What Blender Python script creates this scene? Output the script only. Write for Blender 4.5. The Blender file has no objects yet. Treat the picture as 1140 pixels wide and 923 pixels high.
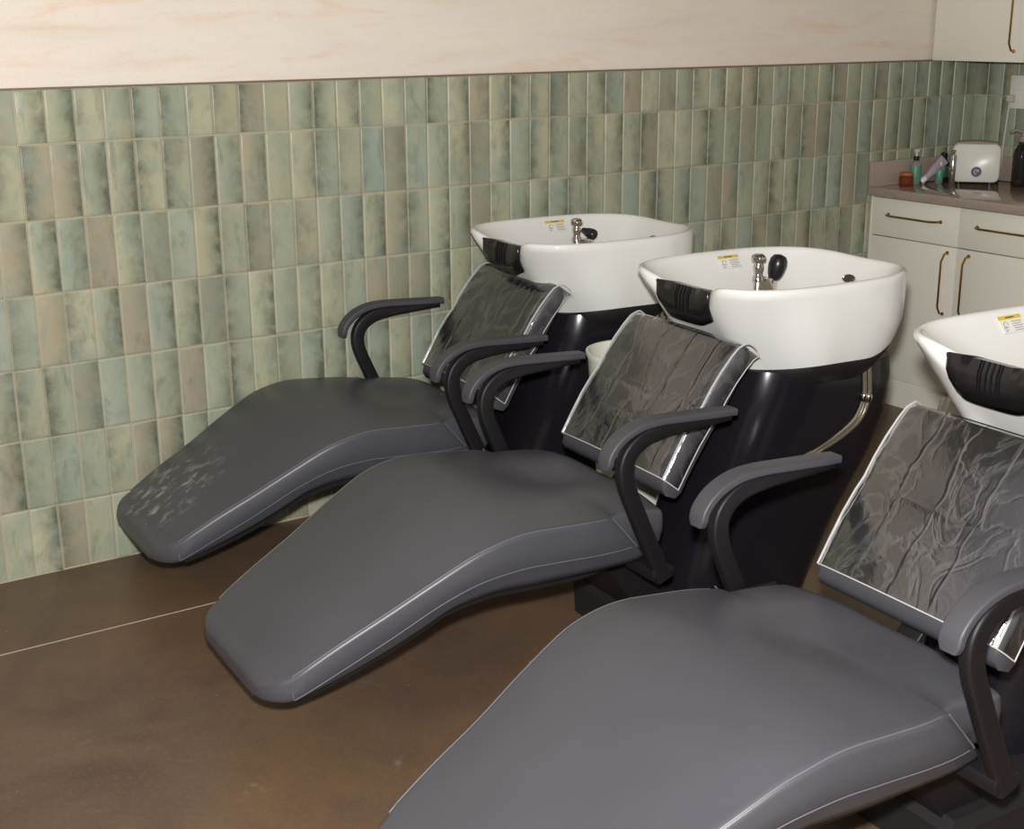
import bpy, bmesh, math, random
from mathutils import Vector, Matrix
random.seed(7)
C = bpy.context.scene.collection
PI = math.pi

# ---------------------------------------------------------------- materials
def srgb(r, g, b):
    f = lambda c: (c/255/12.92) if c/255 <= .04045 else ((c/255+.055)/1.055)**2.4
    return (f(r), f(g), f(b), 1)

class NT:
    def __init__(s, name):
        s.m = bpy.data.materials.new(name); s.m.use_nodes = True
        s.t = s.m.node_tree; s.b = s.t.nodes['Principled BSDF']
    def n(s, kind, **kw):
        nd = s.t.nodes.new(kind)
        for k, v in kw.items():
            if k.startswith('i_'):
                nd.inputs[k[2:].replace('_', ' ')].default_value = v
            else: setattr(nd, k, v)
        return nd
    def l(s, a, b): s.t.links.new(a, b)
    def math(s, op, a, b=None, clamp=False):
        nd = s.t.nodes.new('ShaderNodeMath'); nd.operation = op; nd.use_clamp = clamp
        for i, x in enumerate((a, b)):
            if x is None: continue
            if isinstance(x, (int, float)): nd.inputs[i].default_value = x
            else: s.l(x, nd.inputs[i])
        return nd.outputs[0]
    def mix(s, fac, a, b, blend='MIX'):
        nd = s.t.nodes.new('ShaderNodeMix'); nd.data_type = 'RGBA'; nd.blend_type = blend
        for key, x in (('Factor', fac), ('A', a), ('B', b)):
            sock = [i for i in nd.inputs if i.name == key and (i.type == 'RGBA' or key == 'Factor' and i.type == 'VALUE')][0]
            if isinstance(x, (int, float, tuple)): sock.default_value = x
            else: s.l(x, sock)
        return [o for o in nd.outputs if o.type == 'RGBA'][0]
    def ramp(s, fac, stops, interp='LINEAR'):
        nd = s.t.nodes.new('ShaderNodeValToRGB'); nd.color_ramp.interpolation = interp
        el = nd.color_ramp.elements
        while len(el) < len(stops): el.new(.5)
        for e, (p, c) in zip(el, stops): e.position = p; e.color = c
        s.l(fac, nd.inputs[0]); return nd.outputs[0]
    def coords(s, which='Object', scale=(1, 1, 1), loc=(0, 0, 0)):
        tc = s.n('ShaderNodeTexCoord'); mp = s.n('ShaderNodeMapping')
        mp.inputs['Scale'].default_value = scale; mp.inputs['Location'].default_value = loc
        s.l(tc.outputs[which], mp.inputs[0]); return mp.outputs[0]
    def noise(s, vec, scale, detail=4, rough=.55, dist=0):
        nd = s.n('ShaderNodeTexNoise'); nd.inputs['Scale'].default_value = scale
        nd.inputs['Detail'].default_value = detail; nd.inputs['Roughness'].default_value = rough
        nd.inputs['Distortion'].default_value = dist
        s.l(vec, nd.inputs['Vector']); return nd.outputs['Fac']
    def bump(s, h, strength=.3, dist=.01):
        nd = s.n('ShaderNodeBump'); nd.inputs['Strength'].default_value = strength
        nd.inputs['Distance'].default_value = dist
        s.l(h, nd.inputs['Height']); s.l(nd.outputs[0], s.b.inputs['Normal']); return nd

def simple(name, col, rough=.5, metal=0., spec=.5, coat=0., noise=None, ns=30, bump=0., bs=200, bd=.002):
    t = NT(name); b = t.b
    b.inputs['Base Color'].default_value = col; b.inputs['Roughness'].default_value = rough
    b.inputs['Metallic'].default_value = metal; b.inputs['Specular IOR Level'].default_value = spec
    b.inputs['Coat Weight'].default_value = coat; b.inputs['Coat Roughness'].default_value = .05
    v = t.coords()
    if noise:
        f = t.noise(v, ns)
        c2 = tuple(x*noise for x in col[:3]) + (1,)
        t.l(t.mix(f, col, c2), b.inputs['Base Color'])
    if bump: t.bump(t.noise(v, bs, 3), bump, bd)
    return t.m

def mat_vinyl(name, scuff=False):
    t = NT(name); b = t.b; v = t.coords()
    base = t.mix(t.noise(v, 6, 5), srgb(75, 75, 80), srgb(67, 67, 72))
    b.inputs['Roughness'].default_value = .38
    b.inputs['Specular IOR Level'].default_value = .45
    if scuff:
        # dusty wipe marks on the foot end
        v2 = t.coords(scale=(13, 15, 10), loc=(.3, .2, 0))
        n1 = t.noise(v2, 2.3, 7, .62, .4)
        sx = t.n('ShaderNodeSeparateXYZ'); tc = t.n('ShaderNodeTexCoord'); t.l(tc.outputs['Object'], sx.inputs[0])
        m1 = t.math('MULTIPLY', t.math('SUBTRACT', -.70, sx.outputs[0]), 6, True)
        m2 = t.math('MULTIPLY', t.math('ADD', sx.outputs[1], .16), 7, True)
        m3 = t.math('MULTIPLY', t.math('SUBTRACT', sx.outputs[2], .2), 20, True)
        msk = t.math('MULTIPLY', t.math('MULTIPLY', m1, m2), m3)
        k = t.math('MULTIPLY', t.math('MULTIPLY', t.math('SUBTRACT', n1, .52), 4.2, True), msk, True)
        k = t.math('MULTIPLY', k, .9)
        base = t.mix(k, base, srgb(190, 188, 186))
    t.l(base, b.inputs['Base Color'])
    t.bump(t.noise(v, 420, 3, .6), .12, .0012)
    return t.m

def mat_tile():
    t = NT('glazed_tile'); b = t.b
    at = t.n('ShaderNodeAttribute'); at.attribute_name = 'tilecol'
    uv = t.n('ShaderNodeUVMap'); sx = t.n('ShaderNodeSeparateXYZ'); t.l(uv.outputs[0], sx.inputs[0])
    sc = t.n('ShaderNodeSeparateColor'); t.l(at.outputs['Color'], sc.inputs[0])
    r, g, bl = sc.outputs[0], sc.outputs[1], sc.outputs[2]
    v = t.coords()
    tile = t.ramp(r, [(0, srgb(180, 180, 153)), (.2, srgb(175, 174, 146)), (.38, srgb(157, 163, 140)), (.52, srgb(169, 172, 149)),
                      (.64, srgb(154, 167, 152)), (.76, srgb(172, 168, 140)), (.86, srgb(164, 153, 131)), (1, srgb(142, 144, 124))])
    n1 = t.noise(v, 9, 5, .6, .6)
    tile = t.mix(t.math('MULTIPLY', t.math('SUBTRACT', n1, .45), 3.0, True), tile, srgb(150, 160, 140))
    n3 = t.noise(t.coords(loc=(5, 2, 7)), 13, 4, .6, .3)
    tile = t.mix(t.math('MULTIPLY', t.math('SUBTRACT', n3, .56), 2.6, True), tile, srgb(184, 166, 138))
    # glaze pooling darker to one side of each tile
    u = sx.outputs[0]
    side = t.math('ADD', t.math('MULTIPLY', u, g), t.math('MULTIPLY', t.math('SUBTRACT', 1, u), t.math('SUBTRACT', 1, g)))
    side = t.math('MULTIPLY', t.math('POWER', side, 2.0), t.math('MULTIPLY', bl, 1.0))
    n2 = t.noise(v, 22, 4, .6, .2)
    side = t.math('MULTIPLY', t.math('MULTIPLY', side, t.math('SUBTRACT', t.math('MULTIPLY', n2, 2.6), .45)), 1.25, True)
    tile = t.mix(side, tile, srgb(98, 104, 86))
    # cloudy blue-green and olive patches
    n6 = t.noise(t.coords(loc=(8, 3, 1), scale=(1.6, 1.6, .8)), 10, 5, .62, .5)
    tile = t.mix(t.math('MULTIPLY', t.math('MULTIPLY', t.math('SUBTRACT', n6, .52), 3.4, True), .8), tile, srgb(128, 147, 138))
    n7 = t.noise(t.coords(loc=(1, 9, 4), scale=(1.8, 1.8, .7)), 12, 6, .66, .6)
    tile = t.mix(t.math('MULTIPLY', t.math('MULTIPLY', t.math('SUBTRACT', n7, .53), 4, True), .8), tile, srgb(110, 112, 88))
    # speckle
    n4 = t.noise(v, 160, 3, .7)
    tile = t.mix(t.math('MULTIPLY', t.math('SUBTRACT', n4, .5), 1.3, True), tile, srgb(156, 158, 136))
    # paler worn edge
    e1 = t.math('LESS_THAN', t.math('MINIMUM', u, t.math('SUBTRACT', 1, u)), .035)
    e2 = t.math('LESS_THAN', t.math('MINIMUM', sx.outputs[1], t.math('SUBTRACT', 1, sx.outputs[1])), .016)
    e = t.math('MULTIPLY', t.math('MAXIMUM', e1, e2), .35)
    tile = t.mix(e, tile, srgb(206, 200, 176))
    t.l(tile, b.inputs['Base Color'])
    b.inputs['Roughness'].default_value = .3
    b.inputs['Specular IOR Level'].default_value = .3
    h = t.math('ADD', t.math('MULTIPLY', t.noise(v, 14, 3), 1.0), t.math('MULTIPLY', t.noise(v, 60, 3), .15))
    t.bump(h, .3, .006)
    return t.m

def mat_plaster():
    t = NT('limewash_plaster'); b = t.b
    v = t.coords(scale=(.55, .55, 3.2))
    n1 = t.noise(v, 2.2, 7, .6, .5); n2 = t.noise(t.coords(scale=(.8, .8, 5), loc=(3, 1, 2)), 3.0, 8, .65, .8)
    c = t.ramp(n1, [(.25, srgb(226, 209, 188)), (.45, srgb(233, 223, 209)), (.58, srgb(229, 219, 206)), (.75, srgb(222, 199, 174))])
    c = t.mix(t.math('MULTIPLY', t.math('SUBTRACT', n2, .54), 3.0, True), c, srgb(226, 183, 146))
    n3 = t.noise(t.coords(), 120, 3, .7)
    c = t.mix(t.math('MULTIPLY', t.math('SUBTRACT', n3, .52), .8, True), c, srgb(190, 165, 140))
    t.l(c, b.inputs['Base Color']); b.inputs['Roughness'].default_value = .9
    b.inputs['Specular IOR Level'].default_value = .15
    t.bump(n3, .08, .002)
    return t.m

def mat_floor():
    t = NT('stained_concrete'); b = t.b; v = t.coords()
    n1 = t.noise(v, 1.6, 8, .62, .7); n2 = t.noise(v, 7, 6, .65, .3); n3 = t.noise(v, 90, 4, .7)
    c = t.ramp(n1, [(.28, srgb(80, 62, 53)), (.45, srgb(98, 78, 63)), (.6, srgb(112, 89, 64)), (.78, srgb(100, 86, 73))])
    c = t.mix(t.math('MULTIPLY', t.math('SUBTRACT', n2, .45), 1.8, True), c, srgb(90, 70, 58))
    c = t.mix(t.math('MULTIPLY', t.math('SUBTRACT', n3, .5), 1.2, True), c, srgb(136, 118, 98))
    # pale scuffs
    n4 = t.noise(t.coords(loc=(2.7, .3, 0)), 3.1, 9, .74, 1.0)
    c = t.mix(t.math('MULTIPLY', t.math('SUBTRACT', n4, .63), 5, True), c, srgb(160, 146, 130))
    n5 = t.noise(t.coords(loc=(.4, 1.9, 0)), 42, 2, .5)
    c = t.mix(t.math('MULTIPLY', t.math('SUBTRACT', n5, .77), 20, True), c, srgb(188, 176, 160))
    t.l(c, b.inputs['Base Color']); b.inputs['Roughness'].default_value = .42
    t.bump(n2, .1, .004)
    return t.m

def mat_cover():
    # thin clear vinyl film: lets light through, glossy on top
    t = NT('clear_vinyl_film'); nt = t.t
    out = [n for n in nt.nodes if n.type == 'OUTPUT_MATERIAL'][0]
    tr = t.n('ShaderNodeBsdfTransparent'); tr.inputs[0].default_value = (.93, .93, .93, 1)
    gl = t.n('ShaderNodeBsdfGlossy'); gl.inputs['Roughness'].default_value = .09
    df = t.n('ShaderNodeBsdfDiffuse'); df.inputs[0].default_value = srgb(190, 188, 185)
    fr = t.n('ShaderNodeFresnel'); fr.inputs[0].default_value = 1.62
    v = t.coords()
    wr = t.noise(t.coords(scale=(1, 1, 1)), 16, 6, .62, 1.6)
    fold = t.math('ABSOLUTE', t.math('SUBTRACT', t.noise(t.coords(scale=(5, 7, 5), loc=(1, 4, 2)), 1.3, 3, .5, 1.2), .5))
    crease = t.math('SUBTRACT', 1, t.math('MULTIPLY', fold, 22), True)
    tc = t.n('ShaderNodeTexCoord'); sx = t.n('ShaderNodeSeparateXYZ'); t.l(tc.outputs['Object'], sx.inputs[0])
    wob = t.math('MULTIPLY', t.noise(t.coords(loc=(3, 1, 0)), 7, 3), .055)
    fr1 = t.math('ABSOLUTE', t.math('SUBTRACT', t.math('FRACT', t.math('MULTIPLY', t.math('ADD', sx.outputs[1], wob), 10.5)), .5))
    fr2 = t.math('ABSOLUTE', t.math('SUBTRACT', t.math('ADD', sx.outputs[2], wob), .685))
    line = t.math('MAXIMUM', t.math('SUBTRACT', 1, t.math('MULTIPLY', fr1, 20), True), t.math('SUBTRACT', 1, t.math('MULTIPLY', fr2, 130), True))
    h = t.math('ADD', t.math('ADD', t.math('MULTIPLY', wr, .34), t.math('MULTIPLY', crease, .12)), t.math('MULTIPLY', line, -.28))
    bp = t.n('ShaderNodeBump'); bp.inputs['Strength'].default_value = .55; bp.inputs['Distance'].default_value = .006
    t.l(h, bp.inputs['Height']); t.l(bp.outputs[0], gl.inputs['Normal']); t.l(bp.outputs[0], fr.inputs['Normal'])
    m0 = t.n('ShaderNodeMixShader'); t.l(tr.outputs[0], m0.inputs[1]); t.l(df.outputs[0], m0.inputs[2])
    t.l(t.math('ADD', t.math('MULTIPLY', crease, .06), .02), m0.inputs[0])
    m1 = t.n('ShaderNodeMixShader'); t.l(m0.outputs[0], m1.inputs[1]); t.l(gl.outputs[0], m1.inputs[2])
    t.l(t.math('MULTIPLY', fr.outputs[0], 2.1, True), m1.inputs[0])
    t.l(m1.outputs[0], out.inputs[0])
    nt.nodes.remove(t.b)
    return t.m

def mat_glass(name, col, rough=.03):
    t = NT(name); b = t.b
    v = t.coords(); t.l(t.mix(t.noise(v, 40), col, tuple(x*.9 for x in col[:3])+(1,)), b.inputs['Base Color'])
    b.inputs['Roughness'].default_value = rough
    b.inputs['Transmission Weight'].default_value = .8; b.inputs['IOR'].default_value = 1.4
    return t.m

def mat_counter():
    t = NT('taupe_quartz'); b = t.b; v = t.coords()
    c = t.mix(t.noise(v, 60, 5, .7), srgb(182, 164, 150), srgb(150, 133, 122))
    c = t.mix(t.math('MULTIPLY', t.math('SUBTRACT', t.noise(v, 9, 5), .5), 1.5, True), c, srgb(160, 146, 134))
    t.l(c, b.inputs['Base Color']); b.inputs['Roughness'].default_value = .07
    return t.m

M = dict(
    vinyl=mat_vinyl('charcoal_vinyl'), vinyl_scuffed=mat_vinyl('charcoal_vinyl_scuffed', True),
    tile=mat_tile(), plaster=mat_plaster(), floor=mat_floor(), cover=mat_cover(), counter=mat_counter(),
    grout=simple('pale_grout', srgb(184, 172, 146), .9, noise=.85, ns=40),
    ceiling=simple('ceiling_paint', srgb(120, 116, 112), .9, noise=.96), greypaint=simple('grey_wall_paint', srgb(110, 108, 108), .9, noise=.95),
    piping=simple('grey_piping', srgb(100, 99, 104), .32, noise=.9),
    rubber=simple('armrest_rubber', srgb(70, 69, 74), .5, noise=.9, bump=.1, bs=300, bd=.001),
    steel=simple('black_coated_steel', srgb(24, 21, 23), .5, noise=.8, spec=.35),
    board=simple('black_underside_board', srgb(22, 19, 21), .7, noise=.8),
    hem=simple('welded_film_hem', srgb(186, 184, 182), .15, noise=.93),
    ceramic=simple('white_ceramic', srgb(226, 226, 221), .12, noise=.985, ns=5, coat=.4),
    gel=simple('black_neck_gel', srgb(24, 22, 24), .22, noise=.8),
    gloss=simple('gloss_black_shell', srgb(26, 24, 29), .16, noise=.85, spec=.3),
    matteblack=simple('matte_black_tray', srgb(30, 27, 29), .5, noise=.85),
    chrome=simple('polished_chrome', srgb(205, 200, 192), .12, 1., noise=.95),
    hose=simple('braided_steel_hose', srgb(190, 180, 160), .3, .8, noise=.6, ns=400),
    brass=simple('brushed_brass', srgb(176, 140, 84), .28, 1., noise=.9),
    cabinet=simple('warm_white_lacquer', srgb(236, 233, 219), .38, noise=.985, ns=8),
    dark=simple('dark_gap', srgb(60, 54, 48), .8, noise=.9),
    whiteplastic=simple('white_plastic', srgb(224, 222, 212), .3, noise=.97),
    lid=simple('taupe_plastic_lid', srgb(150, 134, 126), .35, noise=.95),
    bin=simple('off_white_bin_plastic', srgb(226, 228, 214), .45, noise=.97),
    badge=simple('navy_badge', srgb(58, 60, 84), .3, noise=.9),
    teal=simple('teal_label', srgb(78, 150, 124), .4, noise=.93),
    green=simple('dark_green_label', srgb(52, 84, 70), .4, noise=.9),
    lilac=simple('silver_lilac_tube', srgb(196, 188, 200), .25, .4, noise=.85),
    paper=simple('sticker_paper', srgb(226, 224, 216), .5, noise=.98),
    yellow=simple('sticker_yellow', srgb(214, 186, 60), .5, noise=.96),
    ink=simple('sticker_ink', srgb(88, 88, 86), .6, noise=.95),
    amber=mat_glass('amber_glass', srgb(190, 92, 30)), clear=mat_glass('clear_glass', srgb(235, 235, 230)),
    smoke=mat_glass('smoky_glass', srgb(70, 66, 66)),
    blackplastic=simple('black_plastic', srgb(28, 26, 28), .3, noise=.85),
    cord=simple('grey_white_cord', srgb(196, 190, 178), .5, noise=.95),
    lamp=None,
)

# ---------------------------------------------------------------- mesh helpers
def obj(name, verts, faces, mat, parent=None, smooth=True, angle=40):
    me = bpy.data.meshes.new(name)
    me.from_pydata([tuple(v) for v in verts], [], faces)
    bm = bmesh.new(); bm.from_mesh(me)
    bmesh.ops.remove_doubles(bm, verts=bm.verts, dist=1e-6)
    bmesh.ops.recalc_face_normals(bm, faces=bm.faces)
    if smooth:
        lim = math.radians(angle)
        for f in bm.faces: f.smooth = True
        for e in bm.edges:
            if len(e.link_faces) == 2 and e.calc_face_angle(0) > lim: e.smooth = False
    bm.to_mesh(me); bm.free()
    if isinstance(mat, (list, tuple)):
        for m in mat: me.materials.append(m)
    else: me.materials.append(mat)
    o = bpy.data.objects.new(name, me); C.objects.link(o)
    if parent: o.parent = parent
    return o

class MB:
    def __init__(s): s.v = []; s.f = []
    def add(s, v, f, mtx=None):
        k = len(s.v)
        s.v += [tuple(mtx @ Vector(p)) if mtx else tuple(p) for p in v]
        s.f += [tuple(i+k for i in q) for q in f]; return s
    def loft(s, rings, cap0=True, cap1=True, mtx=None):
        n = len(rings[0]); v = [p for r in rings for p in r]; f = []
        for a in range(len(rings)-1):
            for b in range(n):
                c = (b+1) % n
                f.append((a*n+b, a*n+c, (a+1)*n+c, (a+1)*n+b))
        if cap0: f.append(tuple(range(n))[::-1])
        if cap1: f.append(tuple((len(rings)-1)*n+i for i in range(n)))
        return s.add(v, f, mtx)
    def box(s, x0, x1, y0, y1, z0, z1, bev=.004, seg=2, mtx=None):
        bm = bmesh.new(); bmesh.ops.create_cube(bm, size=1)
        for q in bm.verts:
            q.co = Vector(((x0+x1)/2+q.co.x*(x1-x0), (y0+y1)/2+q.co.y*(y1-y0), (z0+z1)/2+q.co.z*(z1-z0)))
        if bev: bmesh.ops.bevel(bm, geom=list(bm.edges), offset=bev, segments=seg, profile=.5, affect='EDGES')
        bm.verts.index_update()
        s.add([q.co.copy() for q in bm.verts], [tuple(q.index for q in f.verts) for f in bm.faces], mtx); bm.free(); return s
    def sweep(s, path, half_w, half_t, side=None, seg=3, cap=True, mtx=None):
        """rounded rectangular bar along path; half_w along 'side' axis, half_t across. may be lists."""
        P = [Vector(p) for p in path]; rings = []
        for i, p in enumerate(P):
            t = (P[min(i+1, len(P)-1)]-P[max(i-1, 0)]).normalized()
            sd = (side - t*side.dot(t)).normalized() if side else t.orthogonal().normalized()
            nn = t.cross(sd)
            w = half_w[i] if isinstance(half_w, list) else half_w
            h = half_t[i] if isinstance(half_t, list) else half_t
            r = min(w, h)*.55; ring = []
            for sx, sy, a0 in ((1, 1, 0), (-1, 1, 90), (-1, -1, 180), (1, -1, 270)):
                for k in range(seg+1):
                    a = math.radians(a0+90*k/seg)
                    ring.append(p + sd*(sx*(w-r)+r*math.cos(a)) + nn*(sy*(h-r)+r*math.sin(a)))
            rings.append(ring)
        return s.loft(rings, cap, cap, mtx)
    def tube(s, path, r, n=8, cap=True, mtx=None):
        P = [Vector(p) for p in path]; rings = []; ref = None
        for i, p in enumerate(P):
            t = (P[min(i+1, len(P)-1)]-P[max(i-1, 0)]).normalized()
            if ref is None: ref = t.orthogonal().normalized()
            ref = (ref - t*ref.dot(t)).normalized(); b = t.cross(ref)
            rr = r[i] if isinstance(r, list) else r
            rings.append([p + (ref*math.cos(2*PI*k/n)+b*math.sin(2*PI*k/n))*rr for k in range(n)])
        return s.loft(rings, cap, cap, mtx)
    def lathe(s, prof, n=24, mtx=None, cap=True):
        rings = [[(r*math.cos(2*PI*k/n), r*math.sin(2*PI*k/n), z) for k in range(n)] for r, z in prof]
        return s.loft(rings, cap, cap, mtx)
    def build(s, name, mat, parent=None, smooth=True, angle=40): return obj(name, s.v, s.f, mat, parent, smooth, angle)

def interp(xs, ys, x):
    """smooth cubic through points"""
    n = len(xs)
    if x <= xs[0]: return ys[0] + (ys[1]-ys[0])/(xs[1]-xs[0])*(x-xs[0])
    if x >= xs[-1]: return ys[-1] + (ys[-1]-ys[-2])/(xs[-1]-xs[-2])*(x-xs[-1])
    i = max(k for k in range(n-1) if xs[k] <= x)
    def m(k):
        if k == 0: return (ys[1]-ys[0])/(xs[1]-xs[0])
        if k == n-1: return (ys[-1]-ys[-2])/(xs[-1]-xs[-2])
        return (ys[k+1]-ys[k-1])/(xs[k+1]-xs[k-1])
    h = xs[i+1]-xs[i]; t = (x-xs[i])/h
    return ((2*t**3-3*t*t+1)*ys[i] + (t**3-2*t*t+t)*h*m(i) + (-2*t**3+3*t*t)*ys[i+1] + (t**3-t*t)*h*m(i+1))

def spline(pts, n=6):
    out = []; P = [Vector(p) for p in pts]
    for i in range(len(P)-1):
        p0 = P[max(i-1, 0)]; p1 = P[i]; p2 = P[i+1]; p3 = P[min(i+2, len(P)-1)]
        for k in range(n):
            t = k/n
            out.append(.5*((2*p1)+(p2-p0)*t+(2*p0-5*p1+4*p2-p3)*t*t+(3*p1-p0-3*p2+p3)*t**3))
    out.append(P[-1]); return out

def empty(name, loc, rz=0):
    o = bpy.data.objects.new(name, None); C.objects.link(o)
    o.location = loc; o.rotation_euler = (0, 0, rz); o.empty_display_size = .1
    return o
def tag(o, label, cat, group=None):
    o['label'] = label; o['category'] = cat
    if group: o['group'] = group
    return o
def struct(o, label=None):
    o['kind'] = 'structure'
    if label: o['label'] = label
    return o
def copy_tree(o, parent=None):
    c = o.copy(); C.objects.link(c)
    if parent: c.parent = parent
    for ch in list(o.children): copy_tree(ch, c)
    return c
def sstep(a, b, x):
    t = max(0, min(1, (x-a)/(b-a))); return t*t*(3-2*t)

# ---------------------------------------------------------------- the room
XW = 3.945           # right wall
TW, TH, TOP = .0789, .2048, 1.372
XL, YF, ZC = -3.2, -6.2, 2.9

mb = MB(); mb.box(XL-.1, XW+.1, YF-.1, .1, -.1, 0, 0)
floor = struct(mb.build('floor', M['floor'], None, False))
mb = MB(); mb.box(XL-.1, XW+.1, 0, .1, 0, ZC, 0)
wall_back = struct(mb.build('wall_back', M['plaster'], None, False))
mb = MB(); mb.box(XW, XW+.1, YF, 0, 0, ZC, 0)
wall_right = struct(mb.build('wall_right', M['plaster'], None, False))
mb = MB(); mb.box(XL-.1, XL, YF, 0, 0, ZC, 0)
struct(mb.build('wall_left', M['greypaint'], None, False))
mb = MB(); mb.box(XL-.1, XW+.1, YF-.1, YF, 0, ZC, 0)
struct(mb.build('wall_front', M['greypaint'], None, False))
mb = MB(); mb.box(XL-.1, XW+.1, YF-.1, .1, ZC, ZC+.1, 0)
struct(mb.build('ceiling', M['ceiling'], None, False))

def tile_panel(name, parent, length, start, mp, w, seed, dark=None):
    """uneven glazed tiles, each pillowed and slightly tilted, in one panel; mp(a, z, d) maps along/up/out to the room"""
    rnd = random.Random(seed)
    V = []; F = []; cols = []; uvs = []
    g = .0016
    ncol = int(math.ceil((length)/w))
    for c in range(ncol):
        for r in range(7):
            z0, z1 = r*TH, min((r+1)*TH, TOP)
            a0, a1 = start+c*w, min(start+(c+1)*w, start+length)
            if a1-a0 < .012: continue
            j = lambda: rnd.uniform(-.0007, .0007)
            A0, A1, Z0, Z1 = a0+g+j(), a1-g+j(), z0+g+j(), z1-g+j()
            d = .009+rnd.uniform(-.0008, .0008)
            tx, tz = rnd.uniform(-.0011, .0011), rnd.uniform(-.0010, .0010)
            q = rnd.random()
            if dark and rnd.random() < dark(c): q = .42+.58*q  # darker picks at the right end, partly flash falloff painted into the colour
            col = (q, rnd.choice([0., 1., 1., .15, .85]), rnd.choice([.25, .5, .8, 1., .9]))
            ins = [0, .06, .94, 1]
            k = len(V)
            for iz, fz in enumerate((0, .03, .97, 1)):
                for ia, fa in enumerate(ins):
                    edge = iz in (0, 3) or ia in (0, 3)
                    dd = d - (.0012 if edge else 0) + tx*(fa-.5)*2 + tz*(fz-.5)*2
                    V.append(mp(A0+(A1-A0)*fa, Z0+(Z1-Z0)*fz, dd))
            for iz in range(3):
                for ia in range(3):
                    q = (k+iz*4+ia, k+iz*4+ia+1, k+(iz+1)*4+ia+1, k+(iz+1)*4+ia)
                    F.append(q); cols.append(col)
                    fz = (0, .03, .97, 1)
                    uvs.append([(ins[ia], fz[iz]), (ins[ia+1], fz[iz]), (ins[ia+1], fz[iz+1]), (ins[ia], fz[iz+1])])
            # sides down to the grout
            rim = [k, k+1, k+2, k+3, k+7, k+11, k+15, k+14, k+13, k+12, k+8, k+4]
            kk = len(V)
            corners = [(fa, fz) for fz, fa in ((0, 0), (0, .06), (0, .94), (0, 1), (.03, 1), (.97, 1), (1, 1), (1, .94), (1, .06), (1, 0), (.97, 0), (.03, 0))]
            for fa, fz in corners: V.append(mp(A0+(A1-A0)*fa, Z0+(Z1-Z0)*fz, .001))
            for i in range(12):
                F.append((rim[i], rim[(i+1) % 12], kk+(i+1) % 12, kk+i)); cols.append(col)
                uvs.append([(0, 0)]*4)
    me = bpy.data.meshes.new(name); me.from_pydata(V, [], F)
    ca = me.color_attributes.new('tilecol', 'FLOAT_COLOR', 'CORNER')
    uvl = me.uv_layers.new(name='UVMap')
    for p in me.polygons:
        for n_, li in enumerate(p.loop_indices):
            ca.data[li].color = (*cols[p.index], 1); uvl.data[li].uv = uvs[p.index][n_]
        p.use_smooth = True
    bm = bmesh.new(); bm.from_mesh(me); bmesh.ops.recalc_face_normals(bm, faces=bm.faces); bm.to_mesh(me); bm.free()
    me.materials.append(M['tile'])
    o = bpy.data.objects.new(name, me); C.objects.link(o); o.parent = parent
    return o
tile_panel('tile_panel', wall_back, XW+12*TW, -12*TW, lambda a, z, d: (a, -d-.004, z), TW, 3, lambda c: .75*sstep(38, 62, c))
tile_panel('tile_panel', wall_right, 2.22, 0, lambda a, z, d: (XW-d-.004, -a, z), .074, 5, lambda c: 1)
mb = MB(); mb.box(-12*TW, XW, -.0065, .0, 0, TOP+.002, 0); mb.build('grout_bed', M['grout'], wall_back, False)
mb = MB(); mb.box(XW-.0065, XW, -2.22, 0, 0, TOP+.002, 0); mb.build('grout_bed', M['grout'], wall_right, False)
mb = MB(); mb.box(-12*TW, XW-.012, -.016, 0, TOP, TOP+.005, .001)
struct(mb.build('trim_1', simple('trim_metal', srgb(120, 110, 96), .4, noise=.9), None, False), 'thin dark edge strip capping the tiles on the back wall')
mb = MB(); mb.box(-12*TW, 3.3, -.013, 0, 0, .006, .001)
struct(mb.build('trim_2', M['grout'], None, False), 'pale caulk line where the tiled wall meets the floor')
# saw-cut joint in the slab
mb = MB(); mb.box(-1.6, 1.2, -.4835, -.4795, 0, .0012, 0)
mb.build('slab_joint', simple('joint_filler', srgb(196, 184, 164), .8, noise=.6, ns=60), floor, False)

# ---------------------------------------------------------------- shampoo chair (local x = along, 0 at base)
CX = 1.05
SU = [.10, .12, .20, .30, .40, .50, .55, .60, .65, .70, .80, .86]
SH = [.232, .238, .252, .268, .288, .305, .311, .313, .314, .313, .307, .295]
SZ = [.236, .248, .293, .344, .399, .450, .466, .476, .4785, .475, .467, .460]
LU = [.10, .20, .312, .421, .516, .616, .70, .772, .86, .905]
LZ = [.182, .231, .287, .347, .384, .396, .392, .384, .379, .378]
BU = [.10, .20, .311, .40, .458, .554, .65, .772, .90]
BZ = [.166, .196, .240, .286, .317, .338, .336, .330, .326]

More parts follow.
